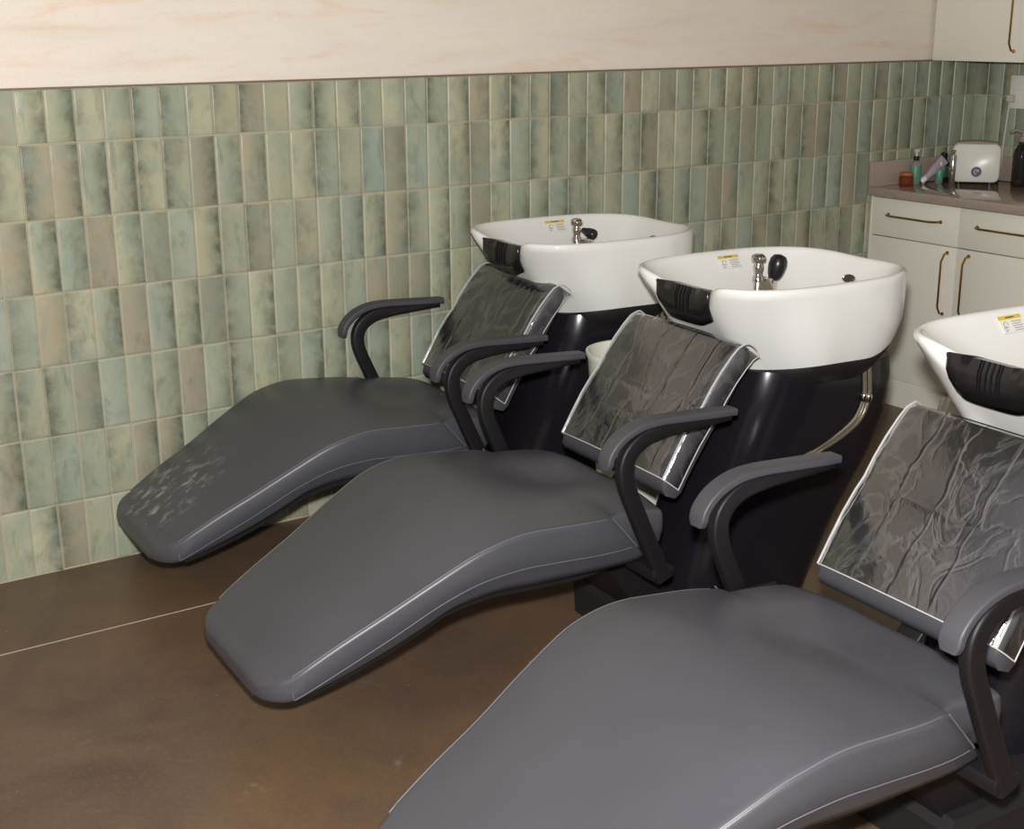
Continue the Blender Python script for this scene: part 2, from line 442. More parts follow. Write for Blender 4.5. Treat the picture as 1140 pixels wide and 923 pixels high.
def seat_ring(u, hs=1, top=0, bot=0, nt=10, rear=None):
    ue = max(u, .10)
    if rear: h, zs, zl, zb, shear = rear
    else:
        h = interp(SU, SH, ue)*hs; zs = interp(SU, SZ, ue)-top
        zl = interp(LU, LZ, ue); zb = interp(BU, BZ, ue)+bot
        shear = .85*sstep(.66, .86, u)
    zl = min(max(zl, zb+.012), zs-.015)
    crown = .016*sstep(.05, .25, u)+.006
    dip = sstep(.70, .86, u)*(1-sstep(.90, 1.03, u)*.7)
    pts = []
    def sh(z): return u + (zs-z)*shear
    R = .013
    for i in range(-nt, nt+1):
        f = i/nt; v = (h-R)*f
        z = zs + crown*(1-abs(f)**2.6)
        z -= dip*.020*math.exp(-(f/.42)**2)
        pts.append((sh(z), v, z))
    side = []
    for k in range(1, 6):
        a = math.radians(18*k)
        side.append((h-R+(R+.004)*math.sin(a), zs-R*(1-math.cos(a))))
    side += [(h+.006, zs*.5+zl*.5), (h+.004, zl+.002), (h+.001, zl-.002), (h-.004, zl*.5+zb*.5), (h-.022, zb+.004), (h-.05, zb)]
    for v, z in side: pts.append((sh(z), v, z))
    for v, z in side[::-1]: pts.append((sh(z), -v, z))
    return [(x-CX, v, z) for x, v, z in pts]

def build_chair(scuff=False):
    root = empty('shampoo_chair', (0, 0, 0))
    # seat with integral leg rest
    rings = []
    for k in range(8, 0, -1):
        a = math.radians(11.25*k); q = 1-math.cos(a)
        rings.append(seat_ring(.120-.076*math.sin(a), 1-.36*q, .046*q, .006*q))
    u = .12
    while u < .861: rings.append(seat_ring(u)); u += .02
    rings.append(seat_ring(.864, rear=(.288, .460, .378, .327, .85)))
    for u, h, zs, zl, zb, shr in ((.868, .273, .4595, .385, .332, .80), (.90, .272, .458, .39, .334, .58), (.95, .272, .453, .39, .336, .34), (1.00, .271, .446, .39, .337, .12), (1.018, .268, .442, .385, .34, .04), (1.028, .260, .436, .38, .346, 0), (1.033, .245, .424, .385, .358, 0)):
        rings.append(seat_ring(u, rear=(h, zs, zl, zb, shr)))
    mb = MB().loft(rings)
    seat = mb.build('seat', M['vinyl_scuffed' if scuff else 'vinyl'], root, True, 50)
    for s in (-1, 1):
        p = MB()
        for US, ZS, U0, U1, r, dv in ((SU, SZ, .105, .862, .0018, -.0015), (LU, LZ, .105, .862, .0013, .005)):
            path = []; u = U0
            while u <= U1+1e-6:
                z = interp(US, ZS, u); zs = interp(SU, SZ, u)
                path.append((u+(zs-z)*.85*sstep(.66, .86, u)-CX, s*(interp(SU, SH, u)+dv), z-(.0035 if US is SU else 0))); u += .02
            p.tube(path, r, 6)
        # rear seam of the side panel
        zs = interp(SU, SZ, .86); zl = interp(LU, LZ, .86); h = interp(SU, SH, .86)
        p.tube([(.86+(zs-z)*.85-CX, s*(h+.005), z) for z in (zs, zs*.5+zl*.5, zl)], .0016, 6)
        # toe seam
        p.tube([(.106-CX, s*.2325, .236), (.102-CX, s*.2345, .21), (.104-CX, s*.2365, .185)], .0012, 6)
        p.build('piping', M['piping'], seat)
    # underside board
    rr = []
    for u in [x*.04+.13 for x in range(19)]:
        h = interp(SU, SH, u)-.035; zb = interp(BU, BZ, u)
        rr.append([(u-CX, h, zb+.004), (u-CX, -h, zb+.004), (u-CX, -h+.006, zb-.016), (u-CX, h-.006, zb-.016)])
    MB().loft(rr).build('underside_board', M['board'], root, True, 30)
    # backrest cushion
    prof = [(1.060, .492), (1.088, .540), (1.120, .592), (1.150, .632), (1.172, .656), (1.196, .694), (1.225, .732), (1.255, .765), (1.276, .784),
            (1.291, .790), (1.303, .783), (1.300, .766), (1.272, .715), (1.235, .655), (1.190, .590), (1.150, .530), (1.122, .484), (1.108, .456), (1.090, .444), (1.068, .450), (1.056, .470)]
    prof = [(u+(.013*.785 if 10 < i < 19 else 0), z-(.013*.62 if 10 < i < 19 else 0)) for i, (u, z) in enumerate(prof)]
    cu = sum(q[0] for q in prof)/len(prof); cz = sum(q[1] for q in prof)/len(prof)
    H = .222
    rr = []
    for f, sc in ((-1, .86), (-.99, .93), (-.965, .975), (-.92, 1), (-.6, 1), (-.3, 1), (0, 1), (.3, 1), (.6, 1), (.92, 1), (.965, .975), (.99, .93), (1, .86)):
        ring = []
        for i, (u, z) in enumerate(prof):
            bul = .010*(1-abs(f)**2.5) if 1 <= i <= 7 else 0
            # shrink towards the cushion's own thickness line near the sides
            t = (u-1.06)*.62+(z-.49)*.785; mu = 1.08+t*.62+.0; mz = .468+t*.785
            mu = 1.075+ .61*t; mz = .470+.79*t
            ring.append((mu+(u-mu)*sc-CX-bul*.78, H*f, mz+(z-mz)*sc+bul*.62))
        rr.append(ring)
    back = MB().loft(rr).build('backrest', M['vinyl'], root, True, 60)
    # clear film cover over the backrest
    fr = prof[0:11]; rr = []
    for f, off in ((-1.04, -.048), (-1.035, -.014), (-1.0, .004), (-.9, .0075), (-.6, .0085), (-.3, .009), (0, .009), (.3, .009), (.6, .0085), (.9, .0075), (1.0, .004), (1.035, -.014), (1.04, -.048)):
        rr.append([(u-CX-(off+.010*max(0, 1-abs(f)**2.5))*.78, H*f, z+(off+.010*max(0, 1-abs(f)**2.5))*.62) for u, z in fr])
    V = [p for r in rr for p in r]; n = len(fr); F = []
    for a in range(len(rr)-1):
        for b in range(n-1): F.append((a*n+b, a*n+b+1, (a+1)*n+b+1, (a+1)*n+b))
    cov = obj('plastic_cover', V, F, M['cover'], root, True, 80)
    hm = MB()
    for k, r in ((2, .0026), (len(rr)-3, .0026), (0, .0016), (len(rr)-1, .0022)):
        hm.tube([tuple(q) for q in rr[k][:10]], r, 6)
    hm.tube([r[0] for r in rr], .0015, 6)
    for ka, kb, kr in ((2, 0, .0022), (len(rr)-3, len(rr)-1, .0026)):
        A, B = Vector(rr[ka][9]), Vector(rr[kb][9])
        hm.tube(spline([A, A*.75+B*.25+Vector((.006, 0, .009)), A*.3+B*.7+Vector((.008, 0, .008)), B], 4), kr, 6)
    hm.build('cover_hem', M['hem'], cov)
    # bracket carrying the backrest
    mb = MB().sweep([(1.00-CX, 0, .36), (1.06-CX, 0, .385), (1.10-CX, 0, .43), (1.125-CX, 0, .485)], .028, .008, Vector((0, 1, 0)))
    mb.build('backrest_bracket', M['steel'], root)
    # arms
    top = [(.826, .596), (.832, .628), (.862, .660), (.910, .681), (.966, .687), (1.042, .684), (1.180, .677)]
    for s in (-1, 1):
        v = s*.318
        pth = spline([(u-CX, v, z-.007) for u, z in top], 6)
        n = len(pth)
        w = [.0225*(min(1, .72+.28*(i/3)) if i < 3 else (1 if i < n-2 else .88)) for i in range(n)]
        MB().sweep(pth, w, .0085, Vector((0, 1, 0)), 4).build('armrest_pad', M['rubber'], root)
        fp = spline([(1.168-CX, v, .660), (1.06-CX, v, .656), (.985-CX, v, .654), (.925-CX, v, .642), (.884-CX, v, .606), (.880-CX, v, .550), (.915-CX, v, .462), (.968-CX, v, .345), (.99-CX, v, .29)], 5)
        tt = [.011+.009*sstep(0, 14, i) for i in range(len(fp))]
        MB().sweep(fp, .0135, tt, Vector((0, 1, 0)), 3).build('arm_frame', M['steel'], root)
        # side rail under the seat
    MB().box(.955-CX, 1.015-CX, -.330, .330, .292, .322, .005).build('cross_rail', M['steel'], root)
    V = [(.62, .325), (1.02, .322), (1.02, .300), (.64, .312)]
    MB().loft([[(u-CX, vv, z) for u, z in V] for vv in (-.12, .12)]).build('seat_pan', M['steel'], root, False)
    V = [(.93, .30), (1.02, .30), (1.20, .09), (1.08, .09)]
    MB().loft([[(u-CX, vv, z) for u, z in V] for vv in (-.13, .13)]).build('support_strut', M['steel'], root, False)
    mb = MB()
    mb.loft([[(1.065-CX, -.165, 0), (1.52-CX, -.165, 0), (1.52-CX, .165, 0), (1.065-CX, .165, 0)], [(1.06-CX, -.165, .085), (1.50-CX, -.165, .085), (1.50-CX, .165, .085), (1.06-CX, .165, .085)],
             [(1.075-CX, -.155, .11), (1.49-CX, -.155, .11), (1.49-CX, .155, .11), (1.075-CX, .155, .11)]])
    mb.build('base_box', M['board'], root, False)
    return root, seat

# ---------------------------------------------------------------- shampoo basin (local x = along from bowl centre)
RZ = .922
def rim_pt(t):
    """plan of the rim: t=0 at the back, pi at the neck"""
    c, s = math.cos(t), math.sin(t)
    a = .325 if c > 0 else .328
    e = 2.9 if c > 0 else 3.4
    r = (abs(c/a)**e + abs(s/.280)**e)**(-1/e)
    u, v = r*c, r*s
    if u < 0: u += .052*math.exp(-(v/.125)**4)*sstep(-.1, -.3, u)
    return u, v
def rim_z(t):
    u, v = rim_pt(t)
    z = RZ
    if u < 0:
        k = math.exp(-(v/.125)**4) * sstep(-.10, -.24, u)
        z -= .034*k
    if u > 0: z -= .006*math.exp(-(v/.12)**2)*sstep(.1, .3, u)
    return z
def notch(t):
    u, v = rim_pt(t)
    return math.exp(-(v/.125)**4)*(1 if u < 0 else 0)

def build_basin():
    root = empty('shampoo_basin', (0, 0, 0))
    N = 96; T = [2*PI*k/N for k in range(N)]
    rings = []
    def outer(t, s):
        u, v = rim_pt(t); zr = rim_z(t)
        nf = notch(t)
        fr = sstep(-.02, -.27, u)
        bu = u*.975 if u > 0 else u*(.92-.32*fr)
        bv = v*(.90-.30*fr)
        if u > 0: bz = .714 + .062*sstep(.10, .32, u)
        else: bz = .714 - .020*fr
        bk = sstep(-.02, .22, u)
        bv *= 1+.05*bk
        q = (1-fr)*s**(2.6+1.6*bk) + fr*max(0, (s-.20*nf-.06)/(.94-.20*nf))**(1.0+.1*nf)
        return (u+(bu-u)*q, v+(bv-v)*q, zr+(bz-zr)*s)
    def ring(f): return [f(t) for t in T]
    # inner bowl from drain outwards, over the lip, down the outside
    def inner(t, r):
        u, v = rim_pt(t); zr = rim_z(t)-.010
        k = (1-r)
        uc, vc = .10, 0
        iu, iv = u-(u/ max(1e-6, math.hypot(u, v)))*.020, v-(v/max(1e-6, math.hypot(u, v)))*.020
        zb = .765
        return (uc+(iu-uc)*r, vc+(iv-vc)*r, zb+(zr-zb)*(r**2.3))
    for r in (.06, .2, .35, .5, .65, .78, .88, .95, 1.0): rings.append(ring(lambda t, r=r: inner(t, r)))
    def lip(t, d, dz):
        u, v = rim_pt(t); L = max(1e-6, math.hypot(u, v))
        return (u-u/L*d, v-v/L*d, rim_z(t)+dz)
    rings.append(ring(lambda t: lip(t, .0165, -.003)))
    rings.append(ring(lambda t: lip(t, .010, 0)))
    rings.append(ring(lambda t: lip(t, .003, -.0025)))
    for s in (.05, .12, .2, .3, .4, .5, .6, .7, .8, .9, .96, 1.0): rings.append(ring(lambda t, s=s: outer(t, s)))
    bowl = MB().loft(rings).build('bowl', M['ceramic'], root, True, 60)
    # black tray cradling the bowl
    def tray(t, k, z):
        x, y, zz = outer(t, 1.0)
        return (x*k, y*k, zz+z)
    rr = [ring(lambda t: tray(t, .985, .012)), ring(lambda t: tray(t, .992, -.003)), ring(lambda t: tray(t, .97, -.02)), ring(lambda t: tray(t, .90, -.05)), ring(lambda t: tray(t, .80, -.07)), ring(lambda t: tray(t, .6, -.08))]
    MB().loft(rr).build('cradle', M['matteblack'], root, True, 50)
    # pedestal shell, wider at the top
    rr = []
    for z, xf, xb, hy in ((.690, -.20, .30, .215), (.64, -.215, .305, .222), (.55, -.238, .300, .218), (.42, -.268, .262, .200), (.25, -.318, .170, .172), (.10, -.36, .105, .154), (.0, -.382, .075, .146)):
        r = []
        for k in range(48):
            t = 2*PI*k/48; c, s = math.cos(t), math.sin(t)
            xc = (xf+xb)/2; a = (xb-xf)/2
            e = 3.6 if c > 0 else 2.7
            q = (abs(c)**e+abs(s)**e)**(-1/e)
            r.append((xc+a*q*c, hy*q*s, z))
        rr.append(r)
    MB().loft(rr).build('pedestal', M['gloss'], root, True, 50)
    # neck rest draped over the front notch
    def surf(v, s):
        """follow the inner slope, the lip and the front face at lateral position v; s from -1 (inside) to 1 (below)"""
        best = min((t for t in [PI+ (k-60)*.02 for k in range(121)]), key=lambda t: abs(rim_pt(t)[1]-v)+(10 if math.cos(t) > 0 else 0))
        if s < 0: return Vector(inner(best, 1+.16*s))
        return Vector(outer(best, min(1, .02+.46*s)))
    rows = []
    W = .108
    for i in range(-12, 13):
        v = W*i/12; f = abs(i/12); row = []
        th = .020*(1-f**6)+.002
        low = .86-.10*f**4
        for s in (-1, -.7, -.4, -.15):
            row.append(surf(v, s*(1-.45*f*f))+Vector((-.003, 0, th*.95)))
        row.append(surf(v, 0)+Vector((-.006-.4*th, 0, th*.75)))
        for s in (.08, .22, .4, .6, .8, 1):
            row.append(surf(v, s*low)+Vector((-th*.95-.003, 0, -.002)))
        rows.append(row)
    V = [p for r in rows for p in r]; n = len(rows[0]); F = []
    for a in range(len(rows)-1):
        for b in range(n-1): F.append((a*n+b, a*n+b+1, (a+1)*n+b+1, (a+1)*n+b))
    nr = obj('neck_rest', V, F, M['gel'], root, True, 80)
    sol = nr.modifiers.new('thick', 'SOLIDIFY'); sol.thickness = .012; sol.offset = -1
    rb = MB()
    for i in (9, 10, 11, 13, 14, 15):
        r = rows[i]; rb.tube([p+Vector((-.0015, 0, .001)) for p in r[4:9]], .0016, 5)
    rb.build('grip_rib', M['gel'], nr)
    # drain overflow on the back inside wall
    return root, inner

def inner_at(inner, u, v):
    best = None
    for k in range(360):
        t = 2*PI*k/360
        for r10 in range(2, 101, 2):
            p = inner(t, r10/100); d = (p[0]-u)**2+(p[1]-v)**2
            if best is None or d < best[0]: best = (d, p)
    return Vector(best[1])

def dress_basin(root, inner, spray_up):
    # faucet
    x, y = .056, .125; b = inner_at(inner, x, y); bz = .851
    fa = MB()
    rr = []
    for z, k in ((b.z-.012, 1), (bz+.008, 1), (bz+.012, .92)):
        rr.append([(x+.027+(.040*k)*math.cos(q)*(1 if abs(math.cos(q)) < .5 else 1), y+.018*k*math.sin(q), z) for q in [2*PI*i/24 for i in range(24)]])
    fa.loft(rr)
    mt = Matrix.Translation((x, y, bz+.006))
    fa.lathe([(.016, 0), (.0155, .010), (.012, .016), (.012, .026), (.0145, .032), (.0145, .040), (.0115, .046), (.0115, .052)], 20, mt)
    root_f = fa.build('faucet', M['chrome'], root, True, 50)
    kn = MB(); prof = [(.011, .050), (.0185, .055), (.020, .062), (.0185, .068), (.011, .073), (.002, .074)]
    rings = []
    for r, z in prof: rings.append([((r*(1+.07*math.cos(6*q)))*math.cos(q), (r*(1+.07*math.cos(6*q)))*math.sin(q), z) for q in [2*PI*i/36 for i in range(36)]])
    kn.loft(rings, mtx=mt).build('faucet_knob', M['chrome'], root_f, True, 50)
    sp = MB()
    if spray_up:
        m2 = Matrix.Translation((x+.050, y-.006, bz+.004)) @ Matrix.Rotation(math.radians(12), 4, 'Y') @ Matrix.Rotation(math.radians(6), 4, 'X')
        sp.lathe([(.010, 0), (.016, .006), (.0205, .016), (.024, .030), (.0255, .044), (.0235, .058), (.017, .068), (.004, .072)], 20, m2)
    else:
        m2 = Matrix.Translation((x+.050, y+.012, bz+.030)) @ Matrix.Rotation(math.radians(105), 4, 'X') @ Matrix.Rotation(math.radians(18), 4, 'Y')
        sp.lathe([(.008, -.02), (.012, -.006), (.0155, .004), (.0175, .016), (.0175, .026), (.014, .031), (.006, .030), (.002, .029)], 20, m2)
        for q in range(8):
            a = 2*PI*q/8; m3 = m2 @ Matrix.Translation((.013*math.cos(a), .013*math.sin(a), .028))
            sp.lathe([(.0035, 0), (.0035, .003), (.001, .004)], 8, m3)
    sp.build('hand_sprayer', M['blackplastic'], root, True, 50)
    # overflow slot
    d = inner_at(inner, .268, -.01)
    dr = MB(); m4 = Matrix.Translation(d+Vector((-.006, 0, .008))) @ Matrix.Rotation(math.radians(-58), 4, 'Y')
    dr.lathe([(.024, 0), (.024, .003), (.020, .005), (.018, .003), (.018, .001), (.002, .001)], 24, m4 @ Matrix.Diagonal((.55, 1, 1, 1)))
    o = dr.build('overflow_ring', M['chrome'], root, True, 40)
    MB().lathe([(.018, .0022), (.002, .0026)], 20, m4 @ Matrix.Diagonal((.55, 1, 1, 1))).build('overflow_hole', M['dark'], o)
    # warning sticker on the far inside wall
    p0 = inner_at(inner, .050, .256); p1 = inner_at(inner, .050, .230); p2 = inner_at(inner, .12, .24); p3 = inner_at(inner, -.02, .24)
    ux = Vector((1, 0, 0)); up = (p0-p1).normalized(); ux = (Vector((1, (p2.y-p3.y)*.2, 0))).normalized()
    nn = up.cross(ux); nn = nn if nn.y < 0 else -nn
    up = nn.cross(ux); up = up if up.z > 0 else -up
    c = (p0+p1)/2 + nn*.004
    def quad(mb, x0, x1, z0, z1, off, th=.0004):
        v = [c+ux*x+up*z+nn*o for o in (off, off+th) for x, z in ((x0, z0), (x1, z0), (x1, z1), (x0, z1))]
        mb.add(v, [(3, 2, 1, 0), (4, 5, 6, 7), (0, 1, 5, 4), (1, 2, 6, 5), (2, 3, 7, 6), (3, 0, 4, 7)])
    mb = MB(); quad(mb, -.037, .037, -.021, .021, -.001, .002); st = mb.build('warning_sticker', M['paper'], root, False)
    mb = MB(); quad(mb, -.037, .037, .0115, .021, .001); mb.build('yellow_band', M['yellow'], st, False)
    ink = MB()
    for a in range(5): quad(ink, .000, .032-.004*(a % 2), .005-.0055*a, .0062-.0055*a, .001)
    quad(ink, -.014, .014, .0145, .0175, .0014)
    for q in range(9):   # little hand drawing
        a0, a1 = PI*.2*q, PI*.2*(q+1)
        P = [(-.02+.0065*math.cos(a), -.001+.0075*math.sin(a)) for a in (a0, a1)]
        ink.tube([c+ux*P[0][0]+up*P[0][1]+nn*.0012, c+ux*P[1][0]+up*P[1][1]+nn*.0012], .0006, 4)
    for (a, b_), (d_, e) in (((-.027, -.015), (-.021, -.005)), ((-.032, -.012), (-.025, -.004)), ((-.030, -.018), (-.018, -.014))):
        ink.tube([c+ux*a+up*b_+nn*.0012, c+ux*d_+up*e+nn*.0012], .0006, 4)
    ink.build('print', M['ink'], st, False)
    # braided supply hoses on both flanks
    for s, pts in ((-1, [(.125, -.215, .735), (.128, -.222, .66), (.128, -.225, .60), (.105, -.222, .545), (.055, -.212, .505), (.0, -.205, .480), (-.05, -.2, .465), (-.10, -.15, .46)]),
                   (1, [(-.225, .17, .78), (-.225, .185, .72), (-.22, .20, .66), (-.20, .205, .61), (-.17, .20, .57), (-.13, .19, .55)])):
        for dx in (0, .018):
            path = spline([(p[0]+dx, p[1]+.004*dx, p[2]-dx*.25) for p in pts], 5)
            h = MB().tube(path, .0055, 8).build('supply_hose', M['hose'], root)
            q = Vector(pts[2])+Vector((dx, 0, -dx*.25))
            MB().lathe([(.008, -.010), (.0095, -.008), (.0095, .008), (.008, .010)], 10, Matrix.Translation(q)).build('hose_fitting', M['chrome'], h)

YAW = math.radians(-3)
chair, seat = build_chair()
units = [((1.05+.07, -.385), (1.575, -.43), False, 'charcoal shampoo chair with white basin nearest the tiled wall, its foot end dusty'),
         ((1.05, -1.25), (1.575, -1.268), True, 'middle charcoal shampoo chair with white basin, its glossy black pedestal in full view'),
         ((1.05-.095, -2.265), (1.545, -2.215), True, 'nearest charcoal shampoo chair, its seat and white basin cut by the photo edges')]
trees = [chair, copy_tree(chair), copy_tree(chair)]
Rm = Matrix.Rotation(-YAW, 3, 'Z')
for c, (ca, ba, up, lab) in zip(trees, units):
    c.location = (*ca, 0); c.rotation_euler = (0, 0, YAW)
    tag(c, lab, 'shampoo chair', 'row of shampoo chairs with basins')
    b, inn = build_basin(); dress_basin(b, inn, up)
    off = Rm @ Vector((ba[0]-ca[0], ba[1]-ca[1], 0))
    for ch in list(b.children):
        ch.parent = c; ch.location = off
    bpy.data.objects.remove(b)
# the chair by the wall has its own scuffed vinyl
for ch in trees[0].children:
    if ch.name.split('.')[0] == 'seat':
        ch.data = ch.data.copy(); ch.data.materials[0] = M['vinyl_scuffed']

# waste bin between the first two pedestals
wb = empty('waste_bin', (1.475, -.83, 0))
MB().lathe([(.085, .0), (.092, .004), (.142, .60), (.148, .612), (.148, .622), (.140, .622), (.136, .60), (.088, .02), (.02, .016)], 32).build('bin_body', M['bin'], wb)
tag(wb, 'plain off-white waste bin standing between the first and second basin pedestals', 'bin')

# ---------------------------------------------------------------- cabinets and counter on the right wall
XF = 3.335; ZT = .886
def pull(parent, a, b, out, name='handle', r=.0042):
    """bar pull: a, b feet on the face; out = stand-off vector; bent ends"""
    a, b, out = Vector(a), Vector(b), Vector(out); d = (b-a).normalized()
    p = [a, a+out*.55+d*.004, a+out+d*.03, b+out-d*.03, b+out*.55-d*.004, b]
    mb = MB().tube(p, r, 8)
    for q in (a, b):
        mb.tube([q, q+out*.12], r*1.7, 10)
    return mb.build(name, M['brass'], parent)
names = ['white base cabinet under the counter in the tiled corner, one drawer over one door',
         'white base cabinet right of the corner cabinet, its drawer cut off at the photo edge',
         'white base cabinet farther along the counter, hidden behind the right-hand basin']
def base_cabinet(y1, y0, hinge_left, label):
    cb = empty('base_cabinet', ((XF+XW)/2, (y0+y1)/2, 0)); ox, oy = -(XF+XW)/2, -(y0+y1)/2
    mt = Matrix.Translation((ox, oy, 0))
    MB().box(XF+.02, XW-.016, y0+.001, y1-.001, .10, ZT-.035, 0, mtx=mt).build('carcass', M['cabinet'], cb, False)
    MB().box(XF+.012, XF+.05, y0+.001, y1-.001, 0, .10, .001, mtx=mt).build('plinth', M['cabinet'], cb, False)
    dr = MB().box(XF, XF+.019, y0+.0015, y1-.0015, .6945, ZT-.04, .0015, 2, mt).build('drawer', M['cabinet'], cb, True, 30)
    do = MB().box(XF, XF+.019, y0+.0015, y1-.0015, .116, .6905, .0015, 2, mt).build('door', M['cabinet'], cb, True, 30)
    ym = (y0+y1)/2
    pull(dr, Vector((XF+ox, ym+.130+oy, .782)), Vector((XF+ox, ym-.130+oy, .782)), (-.035, 0, 0))
    yh = y0+.042 if hinge_left else y1-.058
    pull(do, Vector((XF+ox, yh+oy, .668)), Vector((XF+ox, yh+oy, .428)), (-.035, 0, 0))
    tag(cb, label, 'cabinet', 'white base cabinets')
base_cabinet(-.026, -.458, True, names[0]); base_cabinet(-.458, -.89, False, names[1]); base_cabinet(-.89, -1.322, True, names[2])
struct(MB().box(XF+.004, XF+.03, -.0255, -.0135, 0, ZT-.036, 0).build('trim_3', M['cabinet'], None, False), 'narrow white filler strip between cabinet and tiled wall')
ct = MB().box(3.31, XW-.0145, -1.40, -.0145, ZT-.034, ZT, .002, 2).build('countertop', M['counter'], None, True, 30)
tag(ct, 'polished taupe stone countertop on the white base cabinets', 'countertop')
sp = MB().box(3.31, XW-.035, -.034, -.0145, ZT, ZT+.10, .002, 2).build('upstand', M['counter'], None, True, 30)
tag(sp, 'short taupe stone upstand along the long tiled wall at the counter end', 'upstand')
sp = MB().box(XW-.034, XW-.0145, -1.40, -.0145, ZT, ZT+.10, .002, 2).build('upstand', M['counter'], None, True, 30)
tag(sp, 'long taupe stone upstand behind the counter items and white appliance', 'upstand')
uc_names = ['white wall cabinet in the corner above the tiles with a brass door pull', 'white wall cabinet right of the corner one, only a sliver in view']
for i, (y1, y0) in enumerate(((-.014, -.447), (-.447, -.88))):
    u = empty('wall_cabinet', (3.79, (y0+y1)/2, TOP+.006)); mt = Matrix.Translation((-3.79, -(y0+y1)/2, -TOP-.006))
    MB().box(3.66, XW-.002, y0+.001, y1-.001, TOP+.006, 2.25, 0, mtx=mt).build('carcass', M['cabinet'], u, False)
    d = MB().box(3.64, 3.659, y0+.0015, y1-.0015, TOP+.002, 2.25, .0015, 2, mt).build('door', M['cabinet'], u, True, 30)
    yy = y0+.045 if i == 0 else y1-.045
    pull(d, mt @ Vector((3.64, yy, 1.70)), mt @ Vector((3.64, yy, 1.415)), (-.035, 0, 0))
    tag(u, uc_names[i], 'cabinet', 'white wall cabinets')

# ---------------------------------------------------------------- things on the counter
def tl(*a): return Matrix.Translation(a)
jar = empty('jar', (3.455, -.085, ZT))
MB().lathe([(.024, 0), (.029, .004), (.030, .034), (.026, .042)], 24).build('jar_body', M['amber'], jar)
MB().lathe([(.027, .042), (.0275, .043), (.0275, .052), (.025, .054)], 24).build('lid', simple('orange_lid', srgb(176, 104, 52), .4, noise=.9), jar)
tag(jar, 'squat amber glass jar at the left end of the counter', 'jar')
pb = empty('pump_bottle', (3.530, -.066, ZT))
MB().lathe([(.019, 0), (.022, .004), (.022, .078), (.016, .090), (.009, .094), (.009, .1)], 24).build('bottle_body', M['clear'], pb)
MB().lathe([(.0224, .014), (.0228, .015), (.0228, .072), (.0224, .073)], 24, cap=False).build('label', M['teal'], pb)
MB().lathe([(.0115, .096), (.0118, .098), (.0118, .112), (.006, .114)], 16).build('collar', M['blackplastic'], pb)
mb = MB().lathe([(.004, .112), (.004, .128), (.011, .131), (.011, .138), (.009, .14)], 14)
mb.tube([(0, 0, .134), (-.018, -.012, .135), (-.025, -.017, .130)], .0035, 8)
mb.build('pump_head', M['whiteplastic'], pb)
tag(pb, 'clear pump bottle with teal label and white pump head beside the amber jar', 'bottle')
tu = empty('squeeze_tube', (3.632, -.072, ZT)); q = Matrix.Rotation(math.radians(-28), 4, 'Z') @ Matrix.Rotation(math.radians(46), 4, 'Y')
rr = []
for z, a, b in ((.0, .016, .016), (.02, .017, .016), (.06, .019, .011), (.095, .021, .004), (.108, .021, .0015)):
    rr.append([(a*math.cos(2*PI*k/20), b*math.sin(2*PI*k/20), z) for k in range(20)])
q0 = tl(-.045, .0, .022) @ q
MB().loft(rr, mtx=q0).build('tube_body', M['lilac'], tu)
MB().lathe([(.012, -.024), (.013, -.022), (.013, 0), (.01, .001)], 16, q0).build('cap', M['whiteplastic'], tu)
tag(tu, 'silvery lilac squeeze tube leaning back against small bottles on the counter', 'tube')
sb = empty('small_bottle', (3.640, -.098, ZT))
MB().lathe([(.014, 0), (.016, .003), (.016, .055), (.008, .064), (.008, .07)], 20).build('bottle_body', M['clear'], sb)
MB().lathe([(.0162, .012), (.0166, .013), (.0166, .05), (.0162, .051)], 20, cap=False).build('label', M['teal'], sb)
MB().lathe([(.009, .068), (.0095, .07), (.0095, .084), (.007, .086)], 14).build('cap', M['whiteplastic'], sb)
tag(sb, 'tiny clear bottle with teal label right beside the lilac tube', 'bottle')
db = empty('dark_bottle', (3.690, -.075, ZT))
MB().lathe([(.022, 0), (.025, .004), (.025, .075), (.012, .092), (.012, .1)], 22).build('bottle_body', M['smoke'], db)
MB().lathe([(.0253, .02), (.0257, .021), (.0257, .066), (.0253, .067)], 22, cap=False).build('label', M['green'], db)
MB().lathe([(.0125, .098), (.0135, .1), (.0135, .118), (.01, .12)], 14).build('cap', M['blackplastic'], db)
tag(db, 'dark bottle with green label behind the lilac tube', 'bottle')
cn = empty('steel_canister', (3.630, -.170, ZT))
MB().lathe([(.0125, 0), (.0135, .002), (.0135, .118), (.012, .121)], 20).build('canister_body', M['chrome'], cn)
MB().lathe([(.005, .12), (.005, .126), (.009, .130), (.009, .138), (.004, .141)], 14).build('knob', M['chrome'], cn)
tag(cn, 'slim chrome canister with a knob just left of the white appliance', 'canister')
# white appliance
ap = empty('towel_warmer', (3.7475, -.187, ZT), math.radians(-49))
w, dp, hh = .095, .05, .152
rr = []
for yy, k in ((-dp-.004, .93), (-dp, .975), (-dp+.008, 1), (dp-.008, 1), (dp, .97)):
    ring = []
    for a, bb, a0 in ((1, 1, 0), (-1, 1, 90), (-1, -1, 180), (1, -1, 270)):
        r = .024
        for i in range(7):
            t = math.radians(a0+15*i)
            z = hh/2+bb*(hh/2-r)+r*math.sin(t)
            x = a*(w-r)+r*math.cos(t)
            z += .008*(1-(x/w)**2)*(1 if bb > 0 else 0)
            ring.append((x*k, yy, .008+hh/2+(z-hh/2)*k))
    rr.append(ring)
MB().loft(rr).build('housing', M['whiteplastic'], ap, True, 50)
MB().lathe([(.020, 0), (.020, .004), (.018, .006), (.001, .006)], 24, tl(.004, -dp-.004, .052) @ Matrix.Rotation(PI/2, 4, 'X')).build('dial', M['badge'], ap)
kb = MB()
